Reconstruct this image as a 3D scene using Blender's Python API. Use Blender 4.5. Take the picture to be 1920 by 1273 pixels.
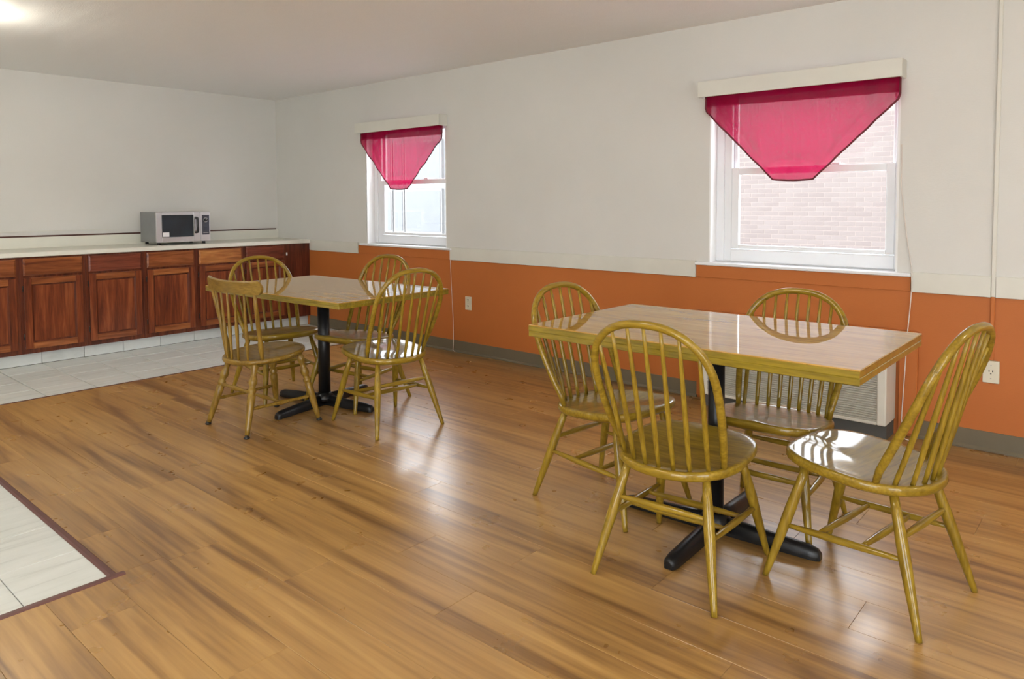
import bpy, bmesh, math, random
from mathutils import Vector, Matrix

for o in list(bpy.data.objects):
    bpy.data.objects.remove(o, do_unlink=True)
SC = bpy.context.scene
COL = SC.collection
PI = math.pi
random.seed(7)

# ------------------------------------------------------------------ camera
F_PX, CX, CY = 1357.83, 969.94, 446.29
PITCH, YAW, ROLL, CAM_H = 0.04833, 0.85959, -0.0033, 1.28794
fw = Vector((math.sin(YAW) * math.cos(PITCH), math.cos(YAW) * math.cos(PITCH), -math.sin(PITCH)))
r_ = fw.cross(Vector((0, 0, 1))).normalized()
u_ = r_.cross(fw)
rr = r_ * math.cos(ROLL) + u_ * math.sin(ROLL)
uu = -r_ * math.sin(ROLL) + u_ * math.cos(ROLL)
cam_d = bpy.data.cameras.new('camera')
cam = bpy.data.objects.new('camera', cam_d)
COL.objects.link(cam)
cam.matrix_world = Matrix(((rr.x, uu.x, -fw.x, 0), (rr.y, uu.y, -fw.y, 0), (rr.z, uu.z, -fw.z, CAM_H), (0, 0, 0, 1)))
cam_d.sensor_fit = 'HORIZONTAL'
cam_d.sensor_width = 36
cam_d.lens = F_PX / 1920 * 36
cam_d.shift_x = (960 - CX) / 1920
cam_d.shift_y = (CY - 636.5) / 1920
cam_d.clip_start = 0.05
SC.camera = cam

# ------------------------------------------------------------------ world, light, exposure
SKY = 12.0                       # bright overcast sky
LAMP = 50.0                      # ceiling lamp domes
SC.view_settings.view_transform = 'Standard'
SC.view_settings.look = 'None'
SC.view_settings.exposure = 0.0
SC.view_settings.gamma = 1.0
SC.view_settings.use_curve_mapping = False
wd = bpy.data.worlds.new('overcast_sky')
SC.world = wd
wd.use_nodes = True
bg = wd.node_tree.nodes['Background']
bg.inputs[0].default_value = (0.90, 0.95, 1.0, 1)
bg.inputs[1].default_value = SKY

W, D, H = 4.377, 7.306, 2.432      # window wall x, kitchen wall y, ceiling z
XL, YF = -3.0, -3.2                # the walls out of view



# ------------------------------------------------------------------ materials
MATS = {}


def new_mat(name):
    m = bpy.data.materials.new(name)
    m.use_nodes = True
    nt = m.node_tree
    for n in list(nt.nodes):
        nt.nodes.remove(n)
    return m, nt


def N(nt, t, **kw):
    n = nt.nodes.new(t)
    for k, v in kw.items():
        if k.startswith('i_'):
            n.inputs[k[2:].replace('_', ' ')].default_value = v
        else:
            setattr(n, k, v)
    return n


def L(nt, a, b):
    nt.links.new(a, b)


def col4(c):
    return (c[0], c[1], c[2], 1)


def srgb(r, g, b):
    f = lambda v: (v / 255 / 12.92) if v <= 10 else ((v / 255 + .055) / 1.055) ** 2.4
    return (f(r), f(g), f(b))


def ramp(nt, stops, fac):
    n = nt.nodes.new('ShaderNodeValToRGB')
    cr = n.color_ramp
    while len(cr.elements) < len(stops):
        cr.elements.new(.5)
    for e, (p, c) in zip(cr.elements, stops):
        e.position = p
        e.color = col4(c)
    L(nt, fac, n.inputs[0])
    return n.outputs[0]


def coords(nt, scale, rand=0.0, kind='Object'):
    tc = N(nt, 'ShaderNodeTexCoord')
    out = tc.outputs[kind]
    if rand:
        oi = N(nt, 'ShaderNodeObjectInfo')
        mu = N(nt, 'ShaderNodeMath', operation='MULTIPLY')
        mu.inputs[1].default_value = rand
        L(nt, oi.outputs['Random'], mu.inputs[0])
        cb = N(nt, 'ShaderNodeCombineXYZ')
        for k in range(3):
            L(nt, mu.outputs[0], cb.inputs[k])
        ad = N(nt, 'ShaderNodeVectorMath', operation='ADD')
        L(nt, out, ad.inputs[0])
        L(nt, cb.outputs[0], ad.inputs[1])
        out = ad.outputs[0]
    mp = N(nt, 'ShaderNodeMapping')
    mp.inputs['Scale'].default_value = scale
    L(nt, out, mp.inputs[0])
    return mp.outputs[0]


def noise(nt, vec, scale=1, detail=4, rough=.55, dist=0):
    n = N(nt, 'ShaderNodeTexNoise')
    n.inputs['Scale'].default_value = scale
    n.inputs['Detail'].default_value = detail
    n.inputs['Roughness'].default_value = rough
    n.inputs['Distortion'].default_value = dist
    L(nt, vec, n.inputs['Vector'])
    return n.outputs[0]


def mixc(nt, fac, a, b, mode='MIX'):
    n = N(nt, 'ShaderNodeMix', data_type='RGBA', blend_type=mode)
    for s, v in ((0, fac), (6, a), (7, b)):
        if hasattr(v, 'links'):
            L(nt, v, n.inputs[s])
        elif s == 0:
            n.inputs[0].default_value = v
        else:
            n.inputs[s].default_value = col4(v)
    return n.outputs[2]


def principled(nt, base, rough=.5, coat=0, coat_rough=.05, metal=0, spec=.5, bump=None, bump_s=.1, bump_d=.002):
    b = N(nt, 'ShaderNodeBsdfPrincipled')
    if hasattr(base, 'links'):
        L(nt, base, b.inputs['Base Color'])
    else:
        b.inputs['Base Color'].default_value = col4(base)
    if hasattr(rough, 'links'):
        L(nt, rough, b.inputs['Roughness'])
    else:
        b.inputs['Roughness'].default_value = rough
    b.inputs['Metallic'].default_value = metal
    b.inputs['Specular IOR Level'].default_value = spec
    b.inputs['Coat Weight'].default_value = coat
    b.inputs['Coat Roughness'].default_value = coat_rough
    if bump is not None:
        bp = N(nt, 'ShaderNodeBump')
        bp.inputs['Strength'].default_value = bump_s
        bp.inputs['Distance'].default_value = bump_d
        L(nt, bump, bp.inputs['Height'])
        L(nt, bp.outputs[0], b.inputs['Normal'])
    o = N(nt, 'ShaderNodeOutputMaterial')
    L(nt, b.outputs[0], o.inputs[0])
    return b


def plain(name, c, rough=.5, metal=0, coat=0, var=.06, scale=6, bump_s=0, bump_scale=200, spec=.5, bump_d=.001):
    """one paint or plastic: a slight blotch in the colour, an optional fine relief"""
    m, nt = new_mat(name)
    v = coords(nt, (1, 1, 1))
    n = noise(nt, v, scale, 3)
    dark = tuple(x * (1 - var) for x in c)
    lite = tuple(min(1, x * (1 + var)) for x in c)
    base = ramp(nt, [(.3, dark), (.7, lite)], n)
    bm_ = noise(nt, v, bump_scale, 2) if bump_s else None
    principled(nt, base, rough, coat, .05, metal, spec, bm_, bump_s, bump_d)
    MATS[name] = m
    return m


def wood(name, dark, mid, lite, axis='z', rough=.35, coat=.6, coat_rough=.08, rand=20, s=1.0, spec=.4, coat_ior=1.5):
    m, nt = new_mat(name)
    a, b = 2.2 * s, 26 * s
    sc = {'x': (a, b, b), 'y': (b, a, b), 'z': (b, b, a)}[axis]
    v = coords(nt, sc, rand)
    n1 = noise(nt, v, 1, 5, .6, .6)
    v2 = coords(nt, tuple(k * 5 for k in sc), rand)
    n2 = noise(nt, v2, 1, 3, .5)
    c1 = ramp(nt, [(.28, dark), (.5, mid), (.75, lite)], n1)
    c2 = ramp(nt, [(.3, (.72, .70, .66)), (.6, (1, 1, 1))], n2)
    base = mixc(nt, 1, c1, c2, 'MULTIPLY')
    v3 = coords(nt, (5, 5, 5), rand)
    n3 = noise(nt, v3, 1, 2, .5)
    rg = N(nt, 'ShaderNodeMapRange')
    rg.inputs['To Min'].default_value = rough * .8
    rg.inputs['To Max'].default_value = rough * 1.25
    L(nt, n3, rg.inputs['Value'])
    b = principled(nt, base, rg.outputs[0], coat, coat_rough, 0, spec, n2, .06, .001)
    b.inputs['Coat IOR'].default_value = coat_ior
    MATS[name] = m
    return m


# walls, ceiling
def paper(name, c, rough=.6, var=.03):
    m, nt = new_mat(name)
    v = coords(nt, (1, 1, 1))
    n = noise(nt, v, 1.3, 4)
    base = ramp(nt, [(.3, tuple(x * (1 - var) for x in c)), (.7, tuple(x * (1 + var) for x in c))], n)
    vx = coords(nt, (60, 60, 420))
    vy = coords(nt, (420, 420, 60))
    w1 = noise(nt, vx, 1, 2)
    w2 = noise(nt, vy, 1, 2)
    ad = N(nt, 'ShaderNodeMath', operation='ADD')
    L(nt, w1, ad.inputs[0])
    L(nt, w2, ad.inputs[1])
    principled(nt, base, rough, 0, .1, 0, .3, ad.outputs[0], .22, .002)
    MATS[name] = m
    return m


paper('wall_white', (.66, .65, .62))
paper('wall_orange', srgb(182, 106, 52), .5, .04)
m, nt = new_mat('ceiling_white')
v = coords(nt, (1, 1, 1))
big = noise(nt, coords(nt, (3.2, .5, 1)), 1, 2)
fine = noise(nt, v, 120, 3, .7)
ad = N(nt, 'ShaderNodeMath', operation='MULTIPLY_ADD')
L(nt, big, ad.inputs[0])
ad.inputs[1].default_value = 6.0
L(nt, fine, ad.inputs[2])
principled(nt, ramp(nt, [(.3, (.89, .885, .88)), (.7, (.93, .925, .92))], fine), .7, 0, .1, 0, .2, ad.outputs[0], .5, .004)
MATS['ceiling_white'] = m

# laminate plank
m, nt = new_mat('laminate')
def wpos(nt, scale, rand):
    ge = N(nt, 'ShaderNodeNewGeometry')
    oi = N(nt, 'ShaderNodeObjectInfo')
    ad = N(nt, 'ShaderNodeVectorMath', operation='MULTIPLY_ADD')
    cb = N(nt, 'ShaderNodeCombineXYZ')
    for k in range(3):
        L(nt, oi.outputs['Random'], cb.inputs[k])
    L(nt, cb.outputs[0], ad.inputs[0])
    ad.inputs[1].default_value = rand
    L(nt, ge.outputs['Position'], ad.inputs[2])
    mp = N(nt, 'ShaderNodeMapping')
    mp.inputs['Scale'].default_value = scale
    L(nt, ad.outputs[0], mp.inputs[0])
    return mp.outputs[0]


vs = wpos(nt, (10.0, .8, 0), (.05, .5, 0))
n1a = noise(nt, vs, 1, 4, .55, .7)
n1b = noise(nt, wpos(nt, (30.0, .9, 0), (.4, 1.5, 0)), 1, 3, .5, .4)
n1m = N(nt, 'ShaderNodeMix')
n1m.inputs[0].default_value = .42
L(nt, n1a, n1m.inputs[2])
L(nt, n1b, n1m.inputs[3])
n1 = n1m.outputs[0]
vg = wpos(nt, (60, 2.4, 0), (3, 3, 0))
n2 = noise(nt, vg, 1, 4, .6, .3)
c1 = ramp(nt, [(.36, srgb(116, 83, 48)), (.44, srgb(146, 109, 62)), (.52, srgb(168, 129, 74)), (.64, srgb(184, 145, 87))], n1)
c2 = ramp(nt, [(.25, (.84, .81, .78)), (.55, (1, 1, 1))], n2)
base = mixc(nt, 1, c1, c2, 'MULTIPLY')
oi = N(nt, 'ShaderNodeObjectInfo')
tone = ramp(nt, [(0, (.94, .93, .92)), (1, (1.0, 1.0, 1.0))], oi.outputs['Random'])
base = mixc(nt, 1, base, tone, 'MULTIPLY')
rn = noise(nt, coords(nt, (6, 6, 6), 37), 1, 3)
rg = N(nt, 'ShaderNodeMapRange')
rg.inputs['To Min'].default_value = .24
rg.inputs['To Max'].default_value = .34
L(nt, rn, rg.inputs['Value'])
principled(nt, base, rg.outputs[0], 0, .1, 0, .9, n2, .05, .0006)
MATS['laminate'] = m

# ceramic tile with streaks across the strip
m, nt = new_mat('ceramic')
n1 = noise(nt, coords(nt, (2.5, 26, 4), 11), 1, 4, .6, .5)
n2 = noise(nt, coords(nt, (9, 9, 9), 11), 1, 4)
c1 = ramp(nt, [(.28, (.52, .54, .52)), (.45, (.64, .665, .645)), (.8, (.70, .72, .70))], n1)
c2 = ramp(nt, [(.3, (.94, .94, .93)), (.7, (1, 1, 1))], n2)
principled(nt, mixc(nt, 1, c1, c2, 'MULTIPLY'), .32, 0, .1, 0, .5, n2, .05, .001)
MATS['ceramic'] = m

plain('grout', (.16, .16, .15), .9)
plain('strip_brown', srgb(92, 58, 54), .45)
plain('cove_base', srgb(104, 95, 76), .5, var=.05)
plain('rail_paint', (.66, .65, .59), .5, var=.03)
plain('white_vinyl', (.80, .82, .85), .35, var=.02)
plain('jamb_white', (.84, .84, .84), .5, var=.02)
plain('worktop', (.71, .70, .62), .35, var=.03)
plain('black_metal', (.008, .008, .009), .35, var=.2, spec=.35)
plain('brown_cap', srgb(70, 36, 26), .5)
plain('steel', (.58, .58, .60), .30, .9, var=.04)
plain('steel_dark', (.30, .31, .32), .42, .75, var=.05)
plain('black_plastic', (.012, .012, .015), .3)
plain('oven_glass', (.016, .022, .034), .08, var=.3)
plain('panel_grey', (.045, .05, .075), .35, var=.2)
plain('sticker', (.85, .85, .87), .5)
plain('ac_plastic', (.68, .66, .59), .45, var=.03)
plain('ac_dark', (.09, .09, .085), .6)
plain('outlet_ivory', (.66, .62, .50), .4, var=.03)
plain('slot_dark', (.03, .025, .02), .6)
plain('cable_white', (.72, .66, .60), .5)
plain('lamp_base', (.75, .75, .73), .4)
plain('glide_black', (.015, .013, .012), .4)
plain('mortar', (.175, .145, .132), .9)
plain('outside_white', (.125, .125, .125), .7)
plain('outside_grey', (.055, .06, .066), .4)
plain('outside_ground', (.56, .56, .55), .9)
plain('hinge_dark', (.05, .035, .03), .4, .7)

OAK_D, OAK_M, OAK_L = (.190, .114, .009), (.268, .168, .013), (.33, .216, .022)
for ax in 'xyz':
    wood('oak_' + ax, OAK_D, OAK_M, OAK_L, ax, .45, .6, .07, spec=.12)
wood('brown_oak_z', (.17, .092, .012), (.25, .145, .020), (.31, .19, .030), 'z', .45, .5, .12, spec=.15)
wood('brown_oak_y', (.17, .092, .012), (.25, .145, .020), (.31, .19, .030), 'y', .45, .5, .12, spec=.15)
wood('table_top', (.34, .18, .035), (.46, .26, .058), (.54, .32, .085), 'y', .6, .9, .02, s=.8, spec=.05, coat_ior=1.55)
wood('table_edge', (.15, .105, .006), (.25, .175, .012), (.32, .225, .022), 'y', .3, .6, .08)
CH_D, CH_M, CH_L = (.060, .010, .004), (.175, .036, .010), (.32, .090, .026)
wood('cherry_z', CH_D, CH_M, CH_L, 'z', .45, .5, .12, s=.7, spec=.2)
wood('cherry_x', (.10, .020, .006), (.24, .066, .017), (.40, .145, .042), 'x', .45, .5, .12, s=.7, spec=.2)
wood('cherry_frame', (.045, .008, .003), (.115, .023, .008), (.20, .052, .017), 'z', .45, .5, .12, s=.7, spec=.2)
wood('cherry_pale', (.20, .055, .014), (.40, .145, .038), (.56, .25, .075), 'x', .45, .5, .12, s=.7, spec=.2)
wood('cherry_red', (.07, .012, .006), (.17, .036, .016), (.27, .070, .032), 'x', .45, .5, .12, s=.7, spec=.2)
wood('cherry_dark', (.045, .010, .006), (.11, .024, .011), (.18, .045, .02), 'z', .45, .5, .12, s=.7, spec=.2)

m, nt = new_mat('brick')
oi = N(nt, 'ShaderNodeObjectInfo')
bn = noise(nt, coords(nt, (3, 3, 3), 0), 1.5, 3)
ad = N(nt, 'ShaderNodeMath', operation='MULTIPLY_ADD')
L(nt, oi.outputs['Random'], ad.inputs[0])
ad.inputs[1].default_value = .5
L(nt, bn, ad.inputs[2])
principled(nt, ramp(nt, [(.35, (.096, .078, .073)), (.7, (.108, .089, .083)), (1, (.116, .097, .091))], ad.outputs[0]), .9)
MATS['brick'] = m

# window glass: clear pane with a mirror sheen
m, nt = new_mat('pane_glass')
lw = N(nt, 'ShaderNodeLayerWeight')
lw.inputs[0].default_value = .5
pw = N(nt, 'ShaderNodeMath', operation='POWER')
pw.inputs[1].default_value = 5
L(nt, lw.outputs['Facing'], pw.inputs[0])
fr = N(nt, 'ShaderNodeMath', operation='MULTIPLY_ADD')
fr.inputs[1].default_value = .92
fr.inputs[2].default_value = .025
L(nt, pw.outputs[0], fr.inputs[0])
tr = N(nt, 'ShaderNodeBsdfTransparent')
gl = N(nt, 'ShaderNodeBsdfGlossy')
gl.inputs['Roughness'].default_value = .02
mx = N(nt, 'ShaderNodeMixShader')
L(nt, fr.outputs[0], mx.inputs[0])
L(nt, tr.outputs[0], mx.inputs[1])
L(nt, gl.outputs[0], mx.inputs[2])
o = N(nt, 'ShaderNodeOutputMaterial')
L(nt, mx.outputs[0], o.inputs[0])
MATS['pane_glass'] = m


def cloth(name, c_diff, c_trans, open_):
    m, nt = new_mat(name)
    wv = noise(nt, coords(nt, (30, 900, 40)), 1, 3, .6)
    wz = noise(nt, coords(nt, (30, 60, 900)), 1, 3, .6)
    ad = N(nt, 'ShaderNodeMath', operation='ADD')
    L(nt, wv, ad.inputs[0])
    L(nt, wz, ad.inputs[1])
    cd = ramp(nt, [(.75, tuple(k * .8 for k in c_diff)), (1.0, c_diff)], ad.outputs[0])
    df = N(nt, 'ShaderNodeBsdfDiffuse')
    L(nt, cd, df.inputs[0])
    tl = N(nt, 'ShaderNodeBsdfTranslucent')
    tl.inputs[0].default_value = col4(c_trans)
    tp = N(nt, 'ShaderNodeBsdfTransparent')
    m1 = N(nt, 'ShaderNodeMixShader')
    m1.inputs[0].default_value = .6
    L(nt, df.outputs[0], m1.inputs[1])
    L(nt, tl.outputs[0], m1.inputs[2])
    m2 = N(nt, 'ShaderNodeMixShader')
    rg = N(nt, 'ShaderNodeMapRange')
    rg.inputs['From Min'].default_value = .7
    rg.inputs['From Max'].default_value = 1.3
    rg.inputs['To Min'].default_value = 0
    rg.inputs['To Max'].default_value = open_ * 2
    L(nt, ad.outputs[0], rg.inputs['Value'])
    L(nt, rg.outputs[0], m2.inputs[0])
    L(nt, m1.outputs[0], m2.inputs[1])
    L(nt, tp.outputs[0], m2.inputs[2])
    o = N(nt, 'ShaderNodeOutputMaterial')
    L(nt, m2.outputs[0], o.inputs[0])
    MATS[name] = m


cloth('curtain_red', (.40, .003, .045), (.23, .003, .036), .13)
plain('curtain_hem', (.13, .012, .022), .8)

m, nt = new_mat('lamp_glow')
em = N(nt, 'ShaderNodeEmission')
em.inputs[0].default_value = (1.0, .95, .80, 1)
em.inputs[1].default_value = LAMP
o = N(nt, 'ShaderNodeOutputMaterial')
L(nt, em.outputs[0], o.inputs[0])
MATS['lamp_glow'] = m


# ------------------------------------------------------------------ mesh helpers
class MB:
    def __init__(self):
        self.v, self.f, self.mi, self.sm = [], [], [], []
        self.cur = 0

    def face(self, idx, smooth=False):
        self.f.append(idx)
        self.mi.append(self.cur)
        self.sm.append(smooth)

    def box(self, x0, x1, y0, y1, z0, z1, b=0):
        """box, with a chamfer b on all its edges"""
        if b <= 0:
            s = len(self.v)
            self.v += [(x, y, z) for z in (z0, z1) for y in (y0, y1) for x in (x0, x1)]
            for q in ((0, 2, 3, 1), (4, 5, 7, 6), (0, 1, 5, 4), (2, 6, 7, 3), (0, 4, 6, 2), (1, 3, 7, 5)):
                self.face([s + k for k in q])
            return self
        bm = bmesh.new()
        bmesh.ops.create_cube(bm, size=1)
        for vv in bm.verts:
            vv.co = ((x0 + x1) / 2 + vv.co.x * (x1 - x0), (y0 + y1) / 2 + vv.co.y * (y1 - y0), (z0 + z1) / 2 + vv.co.z * (z1 - z0))
        bmesh.ops.bevel(bm, geom=list(bm.edges), offset=b, segments=2 if b > .004 else 1, profile=.5, affect='EDGES')
        self.from_bm(bm)
        return self

    def from_bm(self, bm, smooth=False):
        s = len(self.v)
        bm.verts.index_update()
        self.v += [tuple(x.co) for x in bm.verts]
        for fc in bm.faces:
            self.face([s + x.index for x in fc.verts], smooth)
        bm.free()

    def tube(self, pts, rad, n=10, caps=True, flat=None):
        """round bar through pts; rad a number or one per point; flat=(k) squashes along its side axis"""
        pts = [Vector(q) for q in pts]
        if not hasattr(rad, '__len__'):
            rad = [rad] * len(pts)
        s = len(self.v)
        d0 = (pts[1] - pts[0]).normalized()
        ref = Vector((0, 0, 1)) if abs(d0.z) < .9 else Vector((1, 0, 0))
        a = d0.cross(ref).normalized()
        for i, q in enumerate(pts):
            d = (pts[min(i + 1, len(pts) - 1)] - pts[max(i - 1, 0)]).normalized()
            a = (a - d * a.dot(d)).normalized()
            b = d.cross(a)
            for k in range(n):
                t = 2 * PI * k / n
                o_ = a * math.cos(t) * rad[i] + b * math.sin(t) * rad[i] * (flat or 1)
                self.v.append(tuple(q + o_))
        for i in range(len(pts) - 1):
            for k in range(n):
                k2 = (k + 1) % n
                self.face([s + i * n + k, s + i * n + k2, s + (i + 1) * n + k2, s + (i + 1) * n + k], True)
        if caps:
            self.face([s + k for k in reversed(range(n))])
            e = s + (len(pts) - 1) * n
            self.face([e + k for k in range(n)])
        return self

    def prism(self, poly, axis, a, b_):
        """polygon (2D) pulled along an axis from a to b_"""
        s = len(self.v)
        n = len(poly)
        for t in (a, b_):
            for (p, q) in poly:
                self.v.append({'x': (t, p, q), 'y': (p, t, q), 'z': (p, q, t)}[axis])
        self.face([s + k for k in range(n)])
        self.face([s + n + k for k in reversed(range(n))])
        for k in range(n):
            k2 = (k + 1) % n
            self.face([s + k, s + n + k, s + n + k2, s + k2])
        return self

    def lathe(self, prof, cx, cy, n=20, smooth=True):
        s = len(self.v)
        for (r, z) in prof:
            for k in range(n):
                t = 2 * PI * k / n
                self.v.append((cx + r * math.cos(t), cy + r * math.sin(t), z))
        for i in range(len(prof) - 1):
            for k in range(n):
                k2 = (k + 1) % n
                self.face([s + i * n + k, s + i * n + k2, s + (i + 1) * n + k2, s + (i + 1) * n + k], smooth)
        self.face([s + k for k in reversed(range(n))])
        e = s + (len(prof) - 1) * n
        self.face([e + k for k in range(n)])
        return self

    def mesh(self, name, mats):
        me = bpy.data.meshes.new(name)
        me.from_pydata(self.v, [], self.f)
        for q in (mats if isinstance(mats, (list, tuple)) else [mats]):
            me.materials.append(MATS[q])
        for p, mi, sm in zip(me.polygons, self.mi, self.sm):
            p.material_index = mi
            p.use_smooth = sm
        bm = bmesh.new()
        bm.from_mesh(me)
        bmesh.ops.recalc_face_normals(bm, faces=bm.faces)
        bm.to_mesh(me)
        bm.free()
        return me

    def build(self, name, mats, parent=None):
        return link(name, self.mesh(name, mats), parent)


def link(name, data, parent=None, loc=None):
    o = bpy.data.objects.new(name, data)
    COL.objects.link(o)
    if parent:
        o.parent = parent
    if loc:
        o.location = loc
    return o


def tag(o, label, cat, group=None):
    o['label'] = label
    o['category'] = cat
    if group:
        o['group'] = group
    return o


def thing(name, label, cat, loc=(0, 0, 0), rz=0, group=None):
    o = link(name, None)
    o.empty_display_size = .1
    o.location = loc
    o.rotation_euler = (0, 0, rz)
    return tag(o, label, cat, group)


def struct(o, label=None):
    o['kind'] = 'structure'
    if label:
        o['label'] = label
    return o


def copy_thing(root, loc, rz, label, sy=1.0, sz=1.0):
    r = root.copy()
    COL.objects.link(r)
    r.location = loc
    r.rotation_euler = (0, 0, rz)
    r.scale = (1, sy, sz)
    r['label'] = label
    for ch in root.children:
        c = ch.copy()
        COL.objects.link(c)
        c.parent = r
        for g in ch.children:
            d = g.copy()
            COL.objects.link(d)
            d.parent = c
    return r


def box(name, mat, parent, *a, b=0):
    return MB().box(*a, b=b).build(name, mat, parent)


# ------------------------------------------------------------------ the room shell
floor = struct(box('floor', 'grout', None, XL - .15, W + .18, YF - .15, D + .15, -.12, -.012), 'wood laminate floor with white tiled areas')

PW, PL = .192, 1.21
plank_meshes = {}


def plank(x0, x1, y0, y1):
    w, l = round(x1 - x0, 3), round(y1 - y0, 3)
    if w < .01 or l < .01:
        return
    if (w, l) not in plank_meshes:
        g = .0004
        plank_meshes[(w, l)] = MB().box(-w / 2 + g, w / 2 - g, -l / 2 + g, l / 2 - g, -.012, 0, b=.0006).mesh('plank', 'laminate')
    link('plank', plank_meshes[(w, l)], floor, ((x0 + x1) / 2, (y0 + y1) / 2, 0))


TX, TY = .93, 2.672             # corner of the tiled patch
YT = 5.526                      # edge of the kitchen tiles
offs = [0, .55, .18, .83, .36, .98, .67]
i = 0
x = W
while x > -.25:
    x0 = x - PW
    y = YF - offs[i % 7] * PL + 1.238 - 1.238 % PL
    y = YF - offs[i % 7] * PL
    while y < YT:
        a, b_ = max(y, YF), min(y + PL, YT)
        if b_ > a:
            if x0 >= TX - .001:
                plank(x0, x, a, b_)
            elif x <= TX:
                plank(x0, x, a, min(b_, TY)) if a < TY else None
            else:
                if a < TY:
                    plank(x0, x, a, min(b_, TY))
                if b_ > TY:
                    plank(TX, x, max(a, TY), b_)
        y += PL
    x = x0
    i += 1
box('plank_field', 'laminate', floor, XL, x, YF, TY, -.012, 0)   # the unseen rest of the floor

tile_meshes = {}


def tile(x0, x1, y0, y1, g=.002):
    w, l = round(x1 - x0, 3), round(y1 - y0, 3)
    if w < .02 or l < .02:
        return
    if (w, l, g) not in tile_meshes:
        tile_meshes[(w, l, g)] = MB().box(-w / 2 + g, w / 2 - g, -l / 2 + g, l / 2 - g, -.012, -.001, b=.0015).mesh('tile', 'ceramic')
    link('tile', tile_meshes[(w, l, g)], floor, ((x0 + x1) / 2, (y0 + y1) / 2, 0))


TP = .3126
YK = 6.738                      # face of the toe kick
xs = [XL] + [1.895 + TP * k for k in range(-15, 9) if XL < 1.895 + TP * k < W] + [W]
ys = [YT, 5.82, 6.127, 6.432, YK]
for a, b_ in zip(xs, xs[1:]):
    for c, d in zip(ys, ys[1:]):
        tile(a, b_, c, d, .0032)
xs2 = [TX - .25 - TP * k for k in range(0, 6)]
xs2 = [TX] + xs2
ys2 = [TY] + [2.978 + TP * k for k in range(0, 8)] + [YT]
for a, b_ in zip(xs2, xs2[1:]):
    for c, d in zip(ys2, ys2[1:]):
        tile(b_, a, c, d, .0012)
box('tile_field', 'ceramic', floor, XL, xs2[-1], TY, YT, -.012, -.001)

# transition strips between wood and tile
s1 = MB().prism([(TX - .004, 0), (TX + .026, 0), (TX + .020, .005), (TX + .004, .006)], 'y', TY - .01, YT)
s1 = s1.build('trim_1', 'strip_brown')
struct(s1, 'dark brown transition strip on the long edge of the tiled patch')
s2 = MB()
s2.v = []
s2.prism([(TY - .026, 0), (TY + .004, 0), (TY - .004, .006), (TY - .020, .005)], 'x', XL, TX + .045)
struct(s2.build('trim_2', 'strip_brown'), 'dark brown transition strip on the near edge of the tiled patch')
struct(box('trim_3', 'strip_brown', None, TX + .026, W - .014, YT - .007, YT + .006, -.002, .003), 'thin brown strip between wood floor and kitchen tiles')

# walls
WIN = [(1.01, 2.127), (4.583, 5.705)]
Z0, Z1 = .892, 2.03


def wall_right():
    mb = MB()
    x0, x1 = W, W + .18
    zsplit = .80
    for mi, za, zb in ((1, 0, zsplit), (0, zsplit, Z0), (0, Z0, Z1), (0, Z1, H)):
        mb.cur = mi
        segs = [(YF - .15, D + .15)]
        if za >= Z0 - .001 and zb <= Z1 + .001:
            segs = [(YF - .15, WIN[0][0]), (WIN[0][1], WIN[1][0]), (WIN[1][1], D + .15)]
        for a, b_ in segs:
            mb.box(x0, x1, a, b_, za, zb)
    return mb.build('wall_right', ['wall_white', 'wall_orange'])


struct(wall_right(), 'white upper and orange lower wall with two windows')
struct(box('wall_back', 'wall_white', None, XL - .15, W, D, D + .15, 0, H), 'pale kitchen wall behind the cabinets')
LW = (-1.7, 1.0, .25, 2.15)        # glazed opening added for fill daylight in the unseen left wall
wl = MB()
wl.box(XL - .15, XL, YF, LW[0], 0, H).box(XL - .15, XL, LW[1], D, 0, H)
wl.box(XL - .15, XL, LW[0], LW[1], 0, LW[2]).box(XL - .15, XL, LW[0], LW[1], LW[3], H)
struct(wl.build('wall_left', 'wall_white'))
FW = (-2.1, .35, .25, 2.15)       # glazed opening added for fill daylight in the wall behind the camera
wf = MB()
wf.box(XL - .15, FW[0], YF - .15, YF, 0, H).box(FW[1], W, YF - .15, YF, 0, H)
wf.box(FW[0], FW[1], YF - .15, YF, 0, FW[2]).box(FW[0], FW[1], YF - .15, YF, FW[3], H)
struct(wf.build('wall_front', 'wall_white'))
struct(box('ceiling', 'ceiling_white', None, XL - .15, W + .18, YF - .15, D + .15, H, H + .12), 'textured white ceiling')

# cove base along the window wall
prof = [(W, 0), (W - .016, 0), (W - .016, .006), (W - .006, .018), (W - .005, .099), (W, .101)]
bb = MB()
for a, b_ in ((YF, .893), (2.20, 6.69)):
    bb.prism(prof, 'y', a, b_)
struct(bb.build('baseboard_right', 'cove_base'), 'grey brown rubber cove base below the orange wall')

# chair rail boards
for k, (a, b_, lab) in enumerate(((YF, .5505, 'cream rail board right of the raceway'), (.5715, .936, 'cream rail board between the large window and the raceway'),
                                   (2.214, 4.534, 'cream rail board between the two windows'), (5.832, 6.655, 'cream rail board between small window and worktop'))):
    struct(box('trim_%d' % (k + 4), 'rail_paint', None, W - .016, W, a, b_, .798, .906, b=.002), lab)
# aprons painted like the wall under both sills
for k, (a, b_) in enumerate(((.94, 2.21), (4.538, 5.828))):
    struct(box('trim_%d' % (k + 8), 'wall_orange', None, W - .010, W, a, b_, .80, .884, b=.002), 'orange painted apron board under a window sill')


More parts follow.
